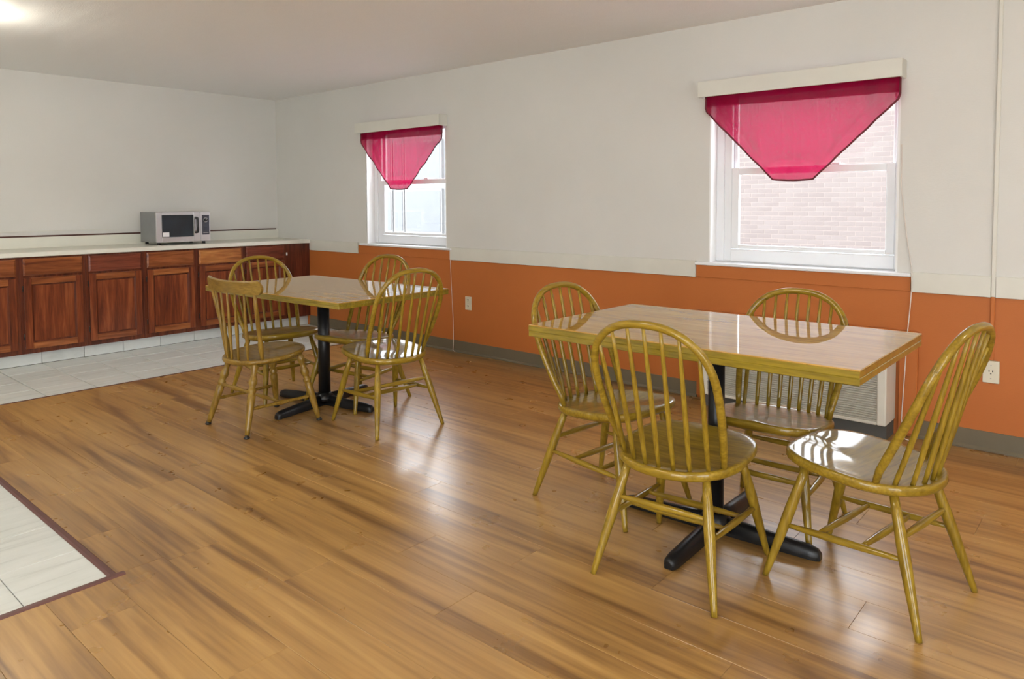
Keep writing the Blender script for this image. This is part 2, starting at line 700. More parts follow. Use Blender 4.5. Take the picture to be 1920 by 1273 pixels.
# ------------------------------------------------------------------ windows
def window(n, y0, label):
    e = link('window_%d' % n, None)
    e.location = (W, y0, 0)
    struct(e, label)
    w = 1.117
    # sill
    box('window_sill', 'white_vinyl', e, -.030, .10, -.073, w + .085, .880, .900, b=.004)
    jm = MB()
    jm.box(.0, .18, w - .010, w, .900, Z1)
    jm.box(.0, .18, 0, .010, .900, Z1)
    jm.box(.0, .18, .010, w - .010, Z1 - .01, Z1)
    jm.box(.10, .18, .010, w - .010, .892, .906)
    jm.build('jamb_lining', 'jamb_white', e)
    f = MB()
    f.box(.085, .165, w - .062, w - .010, .906, Z1 - .01, b=.003)     # left stile with its channel
    f.box(.095, .165, w - .112, w - .060, .906, Z1 - .01, b=.003)
    f.box(.085, .165, .010, .038, .906, Z1 - .01, b=.003)
    f.box(.085, .165, .036, w - .110, .906, .985, b=.004)
    f.box(.085, .165, .036, w - .110, 1.985, Z1 - .01, b=.004)
    f.build('window_frame', 'white_vinyl', e)

    def sash(name, xa, xb, ya, yb, za, zb, sw, rb, rt):
        s = link(name, None, e)
        for p, q in ((ya, ya + sw), (yb - sw, yb)):
            box('stile', 'white_vinyl', s, xa, xb, p, q, za, zb, b=.003)
        box('rail', 'white_vinyl', s, xa + .001, xb - .001, ya + sw, yb - sw, za, za + rb, b=.003)
        box('rail', 'white_vinyl', s, xa + .001, xb - .001, ya + sw, yb - sw, zb - rt, zb, b=.003)
        xm = (xa + xb) / 2
        box('pane', 'pane_glass', s, xm - .002, xm + .002, ya + sw - .004, yb - sw + .004, za + rb - .004, zb - rt + .004)
        return s
    sash('lower_sash', .090, .118, .039, w - .113, .988, 1.508, .048, .026, .044)
    sash('upper_sash', .126, .152, .039, w - .113, 1.478, 1.984, .022, .030, .030)
    box('sash_lock', 'white_vinyl', e, .092, .116, .34, .39, 1.508, 1.522, b=.003)
    return e


window(1, 1.01, 'large white sash window nearest the camera')
window(2, 4.583, 'small looking white sash window near the kitchen')


w3 = struct(link('window_3', None), 'wide glazed opening added out of view on the left for fill daylight')  # mullions and panes of the added left opening, there to let in fill
for k in range(5):
    yy = LW[0] + (LW[1] - LW[0] - .06) * k / 4
    box('mullion', 'white_vinyl', w3, XL - .11, XL - .05, yy, yy + .06, LW[2], LW[3])
    if k < 4:
        box('pane', 'pane_glass', w3, XL - .082, XL - .078, yy + .06, yy + (LW[1] - LW[0] - .06) / 4, LW[2], LW[3])


w4 = struct(link('window_4', None), 'wide glazed opening added behind the camera for fill daylight')  # second added opening, lets fill daylight in from behind the camera
for k in range(5):
    xx = FW[0] + (FW[1] - FW[0] - .06) * k / 4
    box('mullion', 'white_vinyl', w4, xx, xx + .06, YF - .11, YF - .05, FW[2], FW[3])
    if k < 4:
        box('pane', 'pane_glass', w4, xx + .06, xx + (FW[1] - FW[0] - .06) / 4, YF - .082, YF - .078, FW[2], FW[3])


def cornice(y0, label):
    e = thing('window_cornice', label, 'cornice', (W, y0, 1.955), 0, 'curtain cornice boards')
    d, w = .10, 1.18
    box('front_board', 'rail_paint', e, -d, -d + .014, 0, w, 0, .098, b=.0015)
    box('end_board', 'rail_paint', e, -d + .014, 0, 0, .014, 0, .098, b=.001)
    box('end_board', 'rail_paint', e, -d + .014, 0, w - .014, w, 0, .098, b=.001)
    MB().tube([(-.055, .014, .07), (-.055, w - .014, .07)], .007, 8).build('curtain_rod', 'white_vinyl', e)


cornice(.985, 'cream cornice board above the large window')
cornice(4.565, 'cream cornice board above the small window near the kitchen')


def curtain(y0, label, seed):
    """tapered valance; y0 is its right edge at the top, the cloth hangs from the rod"""
    e = thing('curtain', label, 'curtain', (W - .055, y0, 2.025), 0, 'tapered red valance curtains')
    rnd = random.Random(seed)
    right = [(2.025, 0.0), (1.850, 0.0), (1.421, .453)]
    left = [(2.025, 1.128), (1.872, 1.131), (1.424, .688)]

    def lerp(tab, t):
        # t 0..1 along the polyline
        ln = [math.hypot(b[0] - a[0], b[1] - a[1]) for a, b in zip(tab, tab[1:])]
        if t <= .28:
            k, a, b = t / .28, tab[0], tab[1]
        else:
            k, a, b = (t - .28) / .72, tab[1], tab[2]
        return (a[0] + (b[0] - a[0]) * k, a[1] + (b[1] - a[1]) * k)
    nu, nv = 60, 44
    mb = MB()
    ph = [rnd.uniform(0, 6) for _ in range(6)]

    def pt(u, t):
        zr, yr = lerp(right, t)
        zl, yl = lerp(left, t)
        y = yr + (yl - yr) * u
        z = zr + (zl - zr) * u
        sag = math.sin(PI * u)
        x = .006 * math.sin(y * 34 + ph[0]) * (1 - .6 * t) + .004 * math.sin(y * 61 + ph[1] + t * 2)
        edge = min(u, 1 - u)
        x += -.012 * math.exp(-((edge - .10) / .05) ** 2) * math.sin(PI * min(1, t * 1.1))
        x += -.010 * math.exp(-((t - .90 + .10 * sag) / .035) ** 2) * sag
        z += -.006 * sag * t
        return (x, y, z - 2.025)
    for j in range(nv + 1):
        for i_ in range(nu + 1):
            mb.v.append(pt(i_ / nu, j / nv))
    for j in range(nv):
        for i_ in range(nu):
            a = j * (nu + 1) + i_
            mb.face([a, a + 1, a + nu + 2, a + nu + 1], True)
    mb.build('cloth_panel', 'curtain_red', e)
    # doubled header band
    hb = MB()
    for j in range(7):
        for i_ in range(nu + 1):
            q = pt(i_ / nu, j / 6 * .235)
            hb.v.append((q[0] + .010 - .007 * (j == 6), q[1], q[2]))
    for j in range(6):
        for i_ in range(nu):
            a = j * (nu + 1) + i_
            hb.face([a, a + 1, a + nu + 2, a + nu + 1], True)
    hb.build('header_band', 'curtain_red', e)
    path = [pt(1, t / 24) for t in range(25)] + [pt(u / 12, 1) for u in range(11, 0, -1)] + [pt(0, t / 24) for t in range(24, -1, -1)]
    MB().tube(path, .0052, 6, flat=.7).build('hem', 'curtain_hem', e)


curtain(1.002, 'red tapered valance hanging over the large window', 3)
curtain(4.580, 'red tapered valance hanging over the small window near the kitchen', 8)

# ------------------------------------------------------------------ heater unit under the large window
# painted surround panel
sp = MB()
sp.box(W - .024, W - .001, .895, .985, .02, .585, b=.003)
sp.box(W - .024, W - .001, 2.09, 2.195, .02, .585, b=.003)
sp.box(W - .024, W - .001, .985, 2.09, .505, .585, b=.003)
tag(sp.build('surround_panel', 'wall_orange'), 'orange painted wooden surround on the wall around the air conditioner', 'panel')
ac = thing('air_conditioner', 'cream wall air conditioner with slatted grille below the large window', 'air conditioner', (W, 1.0, 0))
AX = -.215
ab = MB()
ab.box(AX + .03, -.001, .004, 1.071, .085, .498, b=.006)
ab.build('case', 'ac_plastic', ac)
fr_ = MB()
fr_.box(AX, AX + .035, 0, .048, .088, .50, b=.008)
fr_.box(AX, AX + .035, 1.027, 1.075, .088, .50, b=.008)
fr_.box(AX, AX + .035, .046, 1.029, .400, .50, b=.008)
fr_.box(AX, AX + .035, .046, 1.029, .088, .106, b=.004)
fr_.build('front_frame', 'ac_plastic', ac)
box('grille_back', 'ac_dark', ac, AX + .026, AX + .031, .04, 1.035, .10, .405)
slat = MB().prism([(AX + .003, -.001), (AX + .006, -.0045), (AX + .024, .001), (AX + .021, .0045)], 'y', .047, 1.028).mesh('slat', 'ac_plastic')
for k in range(23):
    link('slat', slat, ac, (0, 0, .1125 + k * .0126))
for yy in (.36, .71):
    box('grille_rib', 'ac_plastic', ac, AX + .010, AX + .022, yy, yy + .006, .106, .400)
box('control_flap', 'ac_plastic', ac, AX + .05, AX + .16, .06, .36, .4975, .503, b=.002)
box('gap_shade', 'ac_dark', ac, AX + .06, -.003, .01, 1.065, 0, .0855)  # dark block standing in for the shaded gap under the case


# ------------------------------------------------------------------ outlets, raceway, cables
def outlet(y, z, label, duplex):
    e = thing('wall_outlet', label, 'outlet', (W, y, z), 0, 'wall outlets')
    d = .018 if not duplex else .006
    box('cover_plate', 'outlet_ivory', e, -d, 0, -.036, .036, -.057, .057, b=.002)

    def rosette(zc, r):
        m_ = MB()
        for k in range(18):
            t = 2 * PI * k / 18
            m_.v.append((-d - .0022, r * math.cos(t), zc + r * math.sin(t)))
        for k in range(18):
            t = 2 * PI * k / 18
            m_.v.append((-d + .001, r * math.cos(t), zc + r * math.sin(t)))
        m_.face(list(range(18)))
        m_.face(list(range(18, 36)))
        for k in range(18):
            m_.face([k, (k + 1) % 18, 18 + (k + 1) % 18, 18 + k])
        s = m_.build('socket', 'outlet_ivory', e)
        for (yy, zz, a, b_) in ((r * .4, r * .25, .0022, .0045), (-r * .4, r * .25, .0022, .0045), (0, -r * .45, .0028, .0028)):
            box('slot', 'slot_dark', s, -d - .0028, -d - .001, yy - a, yy + a, zc + zz - b_, zc + zz + b_)
    if duplex:
        rosette(.026, .0165)
        rosette(-.026, .0165)
        MB().tube([(-d - .0015, 0, 0), (-d, 0, 0)], .003, 8).build('screw', 'steel_dark', e)
    else:
        rosette(0, .019)
        for zz in (.034, -.034):
            MB().tube([(-d - .0015, 0, zz), (-d, 0, zz)], .0028, 8).build('screw', 'steel_dark', e)


outlet(.560, .416, 'ivory single outlet below the raceway by the large window', False)
outlet(4.322, .436, 'ivory duplex outlet on the orange wall beside the small window', True)
rw = thing('cable_raceway', 'narrow surface raceway running down the wall to the ivory outlet', 'raceway', (W, .561, 0))
box('upper_channel', 'rail_paint', rw, -.013, 0, -.010, .010, .80, H - .001, b=.003)
box('lower_channel', 'wall_orange', rw, -.013, 0, -.010, .010, .474, .80, b=.003)
tag(MB().tube([(W - .004, .999, 1.60), (W - .004, .998, 1.37), (W - .006, .965, 1.10), (W - .007, .936, .92), (W - .033, .932, .905), (W - .020, .932, .82), (W - .013, .940, .70), (W - .027, .946, .58),
               (W - .028, .955, .36), (W - .029, .966, .10), (W - .05, .95, .006), (W - .09, .93, .006), (W - .10, .90, .006), (W - .06, .89, .006)], .0028, 6).build('cable', 'cable_white'),
    'thin white cable hanging from the large window to the floor', 'cable')
tag(MB().tube([(W - .004, 4.536, .797), (W - .004, 4.528, .60), (W - .004, 4.508, .30), (W - .008, 4.500, .10), (W - .019, 4.497, .015), (W - .022, 4.470, .004)], .0022, 6).build('cable', 'cable_white'),
    'thin white cable running down below the small window', 'cable')

# ------------------------------------------------------------------ kitchen run
YC = 6.686                       # face of the cabinet frames


def make_cabinet(w=.47):
    """origin at the left edge of the unit on the floor; x to the right, front at YC facing the room"""
    e = link('base_cabinet', None)
    y = YC
    b = MB()
    b.box(0.0005, w - .0005, y + .018, D - .003, .10, .873)
    b.build('body', 'cherry_dark', e)
    fm = MB()
    fm.box(.0005, .034, y, y + .018, .10, .873)
    fm.box(w - .034, w - .0005, y, y + .018, .10, .873)
    fm.box(.034, w - .034, y, y + .018, .838, .873)
    fm.box(.034, w - .034, y, y + .018, .690, .742)
    fm.box(.034, w - .034, y, y + .018, .10, .155)
    fm.build('face_frame', 'cherry_frame', e)
    # drawer front: slab with a sloped border
    x0, x1, z0, z1 = .026, w - .024, .724, .858
    dm = MB()
    a = .012
    s = [(x0, y - .003, z0), (x1, y - .003, z0), (x1, y - .003, z1), (x0, y - .003, z1)]
    t_ = [(x0, y - .012, z0), (x1, y - .012, z0), (x1, y - .012, z1), (x0, y - .012, z1)]
    u3 = [(x0 + a, y - .019, z0 + a), (x1 - a, y - .019, z0 + a), (x1 - a, y - .019, z1 - a), (x0 + a, y - .019, z1 - a)]
    dm.v = s + t_ + u3
    dm.face([3, 2, 1, 0])
    for k in range(4):
        k2 = (k + 1) % 4
        dm.face([k, k2, 4 + k2, 4 + k])
        dm.face([4 + k, 4 + k2, 8 + k2, 8 + k])
    dm.face([8, 9, 10, 11])
    dm.build('drawer_front', 'cherry_x', e)
    # framed door with a sunk panel
    z0, z1 = .138, .706
    sw = .052
    dr = link('door', None, e)
    ya, yb = y - .020, y - .0015
    for p, q in ((x0, x0 + sw), (x1 - sw, x1)):
        box('stile', 'cherry_z', dr, p, q, ya, yb, z0, z1, b=.003)
    box('rail', 'cherry_x', dr, x0 + sw, x1 - sw, ya + .0005, yb, z0, z0 + sw, b=.003)
    box('rail', 'cherry_x', dr, x0 + sw, x1 - sw, ya + .0005, yb, z1 - sw, z1, b=.003)
    # moulded inner edge, then the panel
    im = MB()
    p0, p1, q0, q1 = x0 + sw, x1 - sw, z0 + sw, z1 - sw
    k_ = .012
    im.v = [(p0, ya + .002, q0), (p1, ya + .002, q0), (p1, ya + .002, q1), (p0, ya + .002, q1),
            (p0 + k_, yb - .006, q0 + k_), (p1 - k_, yb - .006, q0 + k_), (p1 - k_, yb - .006, q1 - k_), (p0 + k_, yb - .006, q1 - k_),
            (p0 + k_, yb - .001, q0 + k_), (p1 - k_, yb - .001, q0 + k_), (p1 - k_, yb - .001, q1 - k_), (p0 + k_, yb - .001, q1 - k_)]
    for k in range(4):
        k2 = (k + 1) % 4
        im.face([k, k2, 4 + k2, 4 + k])
        im.face([4 + k, 4 + k2, 8 + k2, 8 + k])
    im.build('moulding', 'cherry_frame', dr)
    box('panel', 'cherry_z', dr, p0 + k_, p1 - k_, yb - .0065, yb - .001, q0 + k_, q1 - k_)
    for zz in (.215, .60):
        MB().tube([(x0 - .006, y - .006, zz), (x0 - .006, y - .006, zz + .045)], .005, 8).build('hinge', 'hinge_dark', dr)
    return e


cab0 = None
CABL = {
    0: 'cherry wood base cabinet, second from the left edge of the photo',
    1: 'cherry wood base cabinet, third from the left edge of the photo',
    2: 'cherry wood base cabinet directly under the microwave',
    3: 'cherry wood base cabinet with a paler drawer, just right of the microwave',
    4: 'dark cherry wood base cabinet behind the arched chair, next to the end panel',
    -1: 'cherry wood base cabinet cut off by the left edge of the photo',
}
for k in (0, 1, 2, 3, 4, -1, -2):
    X = 1.744 + .47 * k
    if cab0 is None:
        cab0 = make_cabinet()
        cab0.location = (X, 0, 0)
        tag(cab0, CABL[0], 'cabinet', 'kitchen base cabinets')
    else:
        cb_ = copy_thing(cab0, (X, 0, 0), 0, CABL.get(k, 'cherry wood base cabinet left of the photo edge'))
        tone = {1: 'cherry_red', 3: 'cherry_pale', 4: 'cherry_red'}.get(k)
        for c_ in cb_.children:
            if tone and c_.name.startswith('drawer_front'):
                c_.data = c_.data.copy()
                c_.data.materials[0] = MATS[tone]
fl = thing('end_panel', 'plain dark cherry end panel beside the orange wall', 'panel', (4.096, 0, 0))
box('board', 'cherry_dark', fl, 0, W - 4.096 - .001, YC + .001, YC + .02, .10, .873)
box('catch', 'white_vinyl', fl, .0005, .014, YC - .007, YC + .001, .755, .785, b=.001)

toe_kick = struct(box('baseboard_back', 'grout', None, XL, W - .001, YK + .009, YK + .03, 0, .10), 'tiled toe kick below the cabinets')
tk = {}
for a, b_ in zip(xs, xs[1:]):
    w = round(b_ - a, 3)
    if w not in tk:
        tk[w] = MB().box(-w / 2 + .0016, w / 2 - .0016, YK, YK + .0095, 0.001, .0985, b=.0012).mesh('tile', 'ceramic')
    link('tile', tk[w], toe_kick, ((a + b_) / 2, 0, 0))

wt = thing('worktop', 'long cream laminate worktop over the cabinets', 'worktop', (0, 0, .8735))
box('top', 'worktop', wt, XL + .001, W - .001, 6.657, D - .001, 0, .0375, b=.004)
box('upstand', 'worktop', wt, XL + .001, W - .002, D - .021, D - .001, .0375, .132)
box('edge_strip', 'brown_cap', wt, XL + .001, W - .030, D - .024, D - .001, .132, .145, b=.002)
struct(box('trim_10', 'rail_paint', None, XL, 2.72, D - .006, D, 1.052, 1.060), 'thin bead on the wall above the worktop upstand')

# microwave
mw = thing('microwave', 'silver microwave oven standing on the cream worktop', 'microwave', (2.852, 6.80, .911))
MWW, MWD = .505, .35
MB().box(0, MWW, .022, MWD, .024, .304, b=.005).build('case', 'steel_dark', mw)
md = link('door', None, mw)
md_ = MB()
wx0, wx1, wz0, wz1 = .052, .345, .072, .275
dz0, dz1, dx1 = .024, .304, .408
md_.box(0, wx0, 0, .022, dz0, dz1, b=.003).box(wx1, dx1, 0, .022, dz0, dz1, b=.003)
md_.box(wx0, wx1, 0.0005, .022, dz0, wz0, b=.002).box(wx0, wx1, .0005, .022, wz1, dz1, b=.002)
md_.build('door_frame', 'steel', md)
box('window_pane', 'oven_glass', md, wx0, wx1, .004, .020, wz0, wz1)
box('sticker', 'sticker', md, wx0 + .006, wx0 + .064, .0032, .0045, wz0 + .004, wz0 + .044)
MB().tube([(.366, .004, .248), (.366, -.030, .242), (.366, -.034, .226), (.366, -.034, .130), (.366, -.030, .114), (.366, .004, .108)], [.011, .012, .012, .012, .012, .011], 10).build('handle', 'black_plastic', md)
box('control_frame', 'steel', mw, .410, MWW, 0, .022, .024, .304, b=.003)
cp = box('control_panel', 'panel_grey', mw, .424, .494, -.0012, .002, .085, .272)
MB().tube([(.459, -.0014, .226), (.459, -.004, .226)], .024, 20).build('dial_plate', 'steel_dark', cp)
MB().tube([(.459, -.004, .226), (.459, -.020, .226)], [.015, .013], 16).build('knob', 'black_plastic', cp)
box('dial_pointer', 'sticker', cp, .4575, .4605, -.0212, -.019, .228, .238)
box('start_button', 'panel_grey', cp, .441, .478, -.0045, -.001, .128, .158, b=.001)
box('button_row', 'steel_dark', cp, .434, .485, -.0022, -.001, .100, .106)
for xx in (.04, .46):
    for yy in (.05, .31):
        MB().tube([(xx, yy, .0005), (xx, yy, .026)], [.016, .014], 10).build('foot', 'black_plastic', mw)


# ------------------------------------------------------------------ tables
def make_table(name, cx, cy, rz, top_z, x0, x1, y0, y1, th, base_rz, label, arm=.41, pr=.0375):
    e = thing(name, label, 'table', (cx, cy, 0), 0, 'pedestal dining tables')
    b = MB()
    top = MB().box(x0, x1, y0, y1, top_z - .006, top_z, b=.0025).build('tabletop', 'table_top', e)
    top.rotation_euler = (0, 0, rz)
    core = MB().box(x0 + .001, x1 - .001, y0 + .001, y1 - .001, top_z - th * .5, top_z - .0055)
    core.box(x0 + .0005, x1 - .0005, y0 + .0005, y1 - .0005, top_z - th, top_z - th * .5 - .0006, b=.0025)
    c = core.build('edge_board', 'table_edge', e)
    c.rotation_euler = (0, 0, rz)
    ub = top_z - th
    MB().tube([(0, 0, .045), (0, 0, ub - .012)], pr, 24).build('post', 'black_metal', e)
    MB().box(-.15, .15, -.15, .15, ub - .012, ub - .0005, b=.002).build('mounting_plate', 'black_metal', e)
    MB().lathe([(.062, .030), (.062, .05), (.050, .066), (.040, .080)], 0, 0, 24).build('hub', 'black_metal', e)
    # one arm: ridged bar that sinks towards the tip
    am = MB()
    sec = [(0.030, .030, .066), (.16, .028, .060), (arm - .04, .026, .050), (arm - .012, .023, .042), (arm, .014, .030)]
    rows = []
    for (xx, hw_, hh) in sec:
        rows.append(len(am.v))
        am.v += [(xx, -hw_, .004)] + [(xx, -hw_ * math.cos(t), .016 + (hh - .016) * math.sin(t) ** .8) for t in [PI * j / 8 for j in range(9)]] + [(xx, hw_, .004)]
    for a, c2 in zip(rows, rows[1:]):
        for k in range(11):
            k2 = (k + 1) % 11
            am.face([a + k, a + k2, c2 + k2, c2 + k], k not in (0, 9, 10))
    am.face([rows[0] + k for k in range(11)])
    am.face([rows[-1] + k for k in reversed(range(11))])
    me = am.mesh('base_arm', 'black_metal')
    gm = MB().tube([(arm - .03, 0, 0), (arm - .03, 0, .006)], .016, 12).mesh('glide', 'glide_black')
    for k in range(4):
        o = link('base_arm', me, e)
        o.rotation_euler = (0, 0, base_rz + k * PI / 2)
        link('glide', gm, o)
    return e


# (corner positions were measured on the photograph, then squared up)
T1 = make_table('dining_table', 2.62, 1.235, 0, .795, -.378, .412, -.625, .64, .048, math.radians(2), 'large glossy table nearest the camera, reflecting the window', .40, .0315)
T2 = make_table('dining_table', 2.68, 3.95, math.radians(2), .76, -.430, .405, -.722, .665, .036, math.radians(11), 'smaller looking table farther back, near the kitchen tiles', .40)


# ------------------------------------------------------------------ bow-back chair
SZ = .428      # seat height at its middle
TILT = .07     # the seat falls towards the back


def seat_mesh(a_f, a_b, hw, nf, nb, z, th, dish, name, mat, under=.028):
    mb = MB()
    n = 48

    def outline(t, inset):
        c, s = math.cos(t), math.sin(t)
        k = nf if c > 0 else nb
        a = (a_f if c > 0 else a_b) - inset
        w = hw - inset
        rr_ = (abs(c / a) ** k + abs(s / w) ** k) ** (-1 / k)
        return (rr_ * c, rr_ * s)
    rings = []

    def ring(inset, zf):
        s = len(mb.v)
        for i_ in range(n):
            x_, y_ = outline(2 * PI * i_ / n, inset)
            mb.v.append((x_, y_, zf(x_, y_) + TILT * x_))
        rings.append(s)

    def top(x_, y_):
        # two shallow hollows either side of a ridge at the front
        r2 = (x_ + .02) ** 2 / .035 + y_ ** 2 / .030
        d = dish * math.exp(-r2 * 1.1)
        rid = .4 * dish * math.exp(-(y_ / .03) ** 2) * max(0, min(1, (x_ - .05) / .12))
        return z - d + rid
    ring(under, lambda x_, y_: z - th)
    ring(.006, lambda x_, y_: z - th * .74)
    ring(0, lambda x_, y_: z - th * .55)
    ring(.001, lambda x_, y_: z - .006)
    ring(.006, lambda x_, y_: z - .001)
    for ins in (.02, .045, .075, .105, .135, .165, .19):
        ring(ins, top)
    for a, b_ in zip(rings, rings[1:]):
        for i_ in range(n):
            j = (i_ + 1) % n
            mb.face([a + i_, a + j, b_ + j, b_ + i_], True)
    s = rings[0]
    mb.face([s + i_ for i_ in reversed(range(n))])
    s = rings[-1]
    c_ = len(mb.v)
    mb.v.append((0, 0, top(0, 0)))
    for i_ in range(n):
        mb.face([s + i_, s + (i_ + 1) % n, c_], True)
    return mb.mesh(name, mat)


BH = .217


def bow_z(y):
    """height of the bow centre line at side offset y (upper arch)"""
    return .690 + .212 * max(0, 1 - abs(y / BH) ** 2.35) ** (1 / 2.35)


def bow_x(z):
    k = max(0, (z - SZ) / (.902 - SZ))
    return -.100 - .215 * k - .012 * math.sin(PI * k)


LEG_T = [0, .05, .30, .52, .62, .80, 1.0]
LEG_R = [.0100, .0110, .0152, .0182, .0182, .0158, .0125]


def make_bow_chair(ns=7):
    e = link('arched_spindle_chair', None)
    link('seat', seat_mesh(.240, .226, .226, 3.3, 2.15, SZ, .042, .013, 'seat', 'oak_y'), e)
    # legs
    top = {(1, 1): (.140, .150), (1, -1): (.140, -.150), (-1, 1): (-.135, .140), (-1, -1): (-.135, -.140)}
    ft = {(1, 1): (.250, .218), (1, -1): (.250, -.218), (-1, 1): (-.252, .220), (-1, -1): (-.252, -.220)}

    def on_leg(k, z):
        t = z / (SZ - .03)
        return Vector((ft[k][0] + (top[k][0] - ft[k][0]) * t, ft[k][1] + (top[k][1] - ft[k][1]) * t, z))
    for k in ((1, 1), (1, -1), (-1, 1), (-1, -1)):
        pts = [on_leg(k, t * (SZ - .028)) for t in LEG_T]
        MB().tube(pts, LEG_R, 12).build('leg', 'oak_z', e)

    def stretcher(a, b_, r=.0125):
        ts = [0, .12, .3, .5, .7, .88, 1]
        rs = [.55, .72, .92, 1, .92, .72, .55]
        MB().tube([a.lerp(b_, t) for t in ts], [q * r for q in rs], 10).build('stretcher', 'oak_y' if abs(a.x - b_.x) < .1 else 'oak_x', e)
    S = {}
    for sy in (1, -1):
        S[sy] = (on_leg((-1, sy), .205), on_leg((1, sy), .185))
        stretcher(*S[sy])
    for t in (.34, .70):
        stretcher(S[1][0].lerp(S[1][1], t), S[-1][0].lerp(S[-1][1], t), .0125)
    stretcher(on_leg((-1, 1), .265), on_leg((-1, -1), .265), .0125)
    # bow
    path = []
    for z in (SZ - .022, .46, .50, .55, .60, .65):
        k = (z - SZ) / (.69 - SZ)
        path.append((z, .187 + (BH - .187) * math.sin(max(0, k) * PI / 2)))
    arch = []
    for k in range(0, 27):
        t = PI * k / 26
        c, s_ = math.cos(t), math.sin(t)
        q = (abs(c) ** 2.35 + abs(s_) ** 2.35) ** (-1 / 2.35)
        arch.append((.690 + .212 * q * s_, BH * q * c))
    pts = [Vector((bow_x(z), y, z)) for z, y in path] + [Vector((bow_x(z), y, z)) for z, y in arch] + [Vector((bow_x(z), -y, z)) for z, y in reversed(path)]
    rad = [.0125] * len(pts)
    for j, r in ((0, .009), (1, .0115)):
        rad[j] = r
        rad[-1 - j] = r
    MB().tube(pts, [q * 1.08 for q in rad], 12).build('bow', 'oak_y', e)
    # spindles
    for j in range(ns):
        k = (j - (ns - 1) / 2) / ((ns - 1) / 2)
        yb = k * (.152 if ns == 7 else .170)
        xb = -.195 * (1 - abs(yb / .212) ** 2.2) ** (1 / 2.2)
        yt = k * (.178 if ns == 7 else .190)
        zt = bow_z(yt) - .004
        a, b_ = Vector((xb, yb, SZ - .008 + TILT * xb)), Vector((bow_x(zt), yt, zt))
        ts = [0, .1, .32, .6, .85, 1]
        rs = [.0078, .0085, .0096, .0084, .0068, .0062]
        MB().tube([a.lerp(b_, t) for t in ts], rs, 8).build('spindle', 'oak_z', e)
    return e


R = math.radians
GB = 'arched spindle-back chairs'
chair0 = make_bow_chair()
chair0.location = (2.297, 1.204, 0)
chair0.rotation_euler = (0, 0, R(3.3))
tag(chair0, 'arched spindle-back chair in front of the large table, its back to the camera', 'chair', GB)
copy_thing(chair0, (2.627, 1.722, 0), R(-95.6), 'arched spindle-back chair at the far left end of the large table', 1.03, 1.008)
chair9 = make_bow_chair(9)
chair9.location = (2.885, 1.110, 0)
chair9.scale = (.9, 1, 1)
chair9.rotation_euler = (0, 0, R(181.5))
tag(chair9, 'arched spindle-back chair between the large table and the window', 'chair', GB)
copy_thing(chair0, (2.582, .667, 0), R(80), 'arched spindle-back chair at the right end of the large table', .99, 1.012)
copy_thing(chair0, (2.691, 3.338, 0), R(82.9), 'arched spindle-back chair at the near right end of the farther table', 1.0, 1.018)
copy_thing(chair0, (2.872, 3.857, 0), R(188), 'arched spindle-back chair between the farther table and the orange wall', 1.03, 1.028)
copy_thing(chair0, (2.636, 4.405, 0), R(-95), 'arched spindle-back chair at the kitchen end of the farther table', 1.03, 1.01)


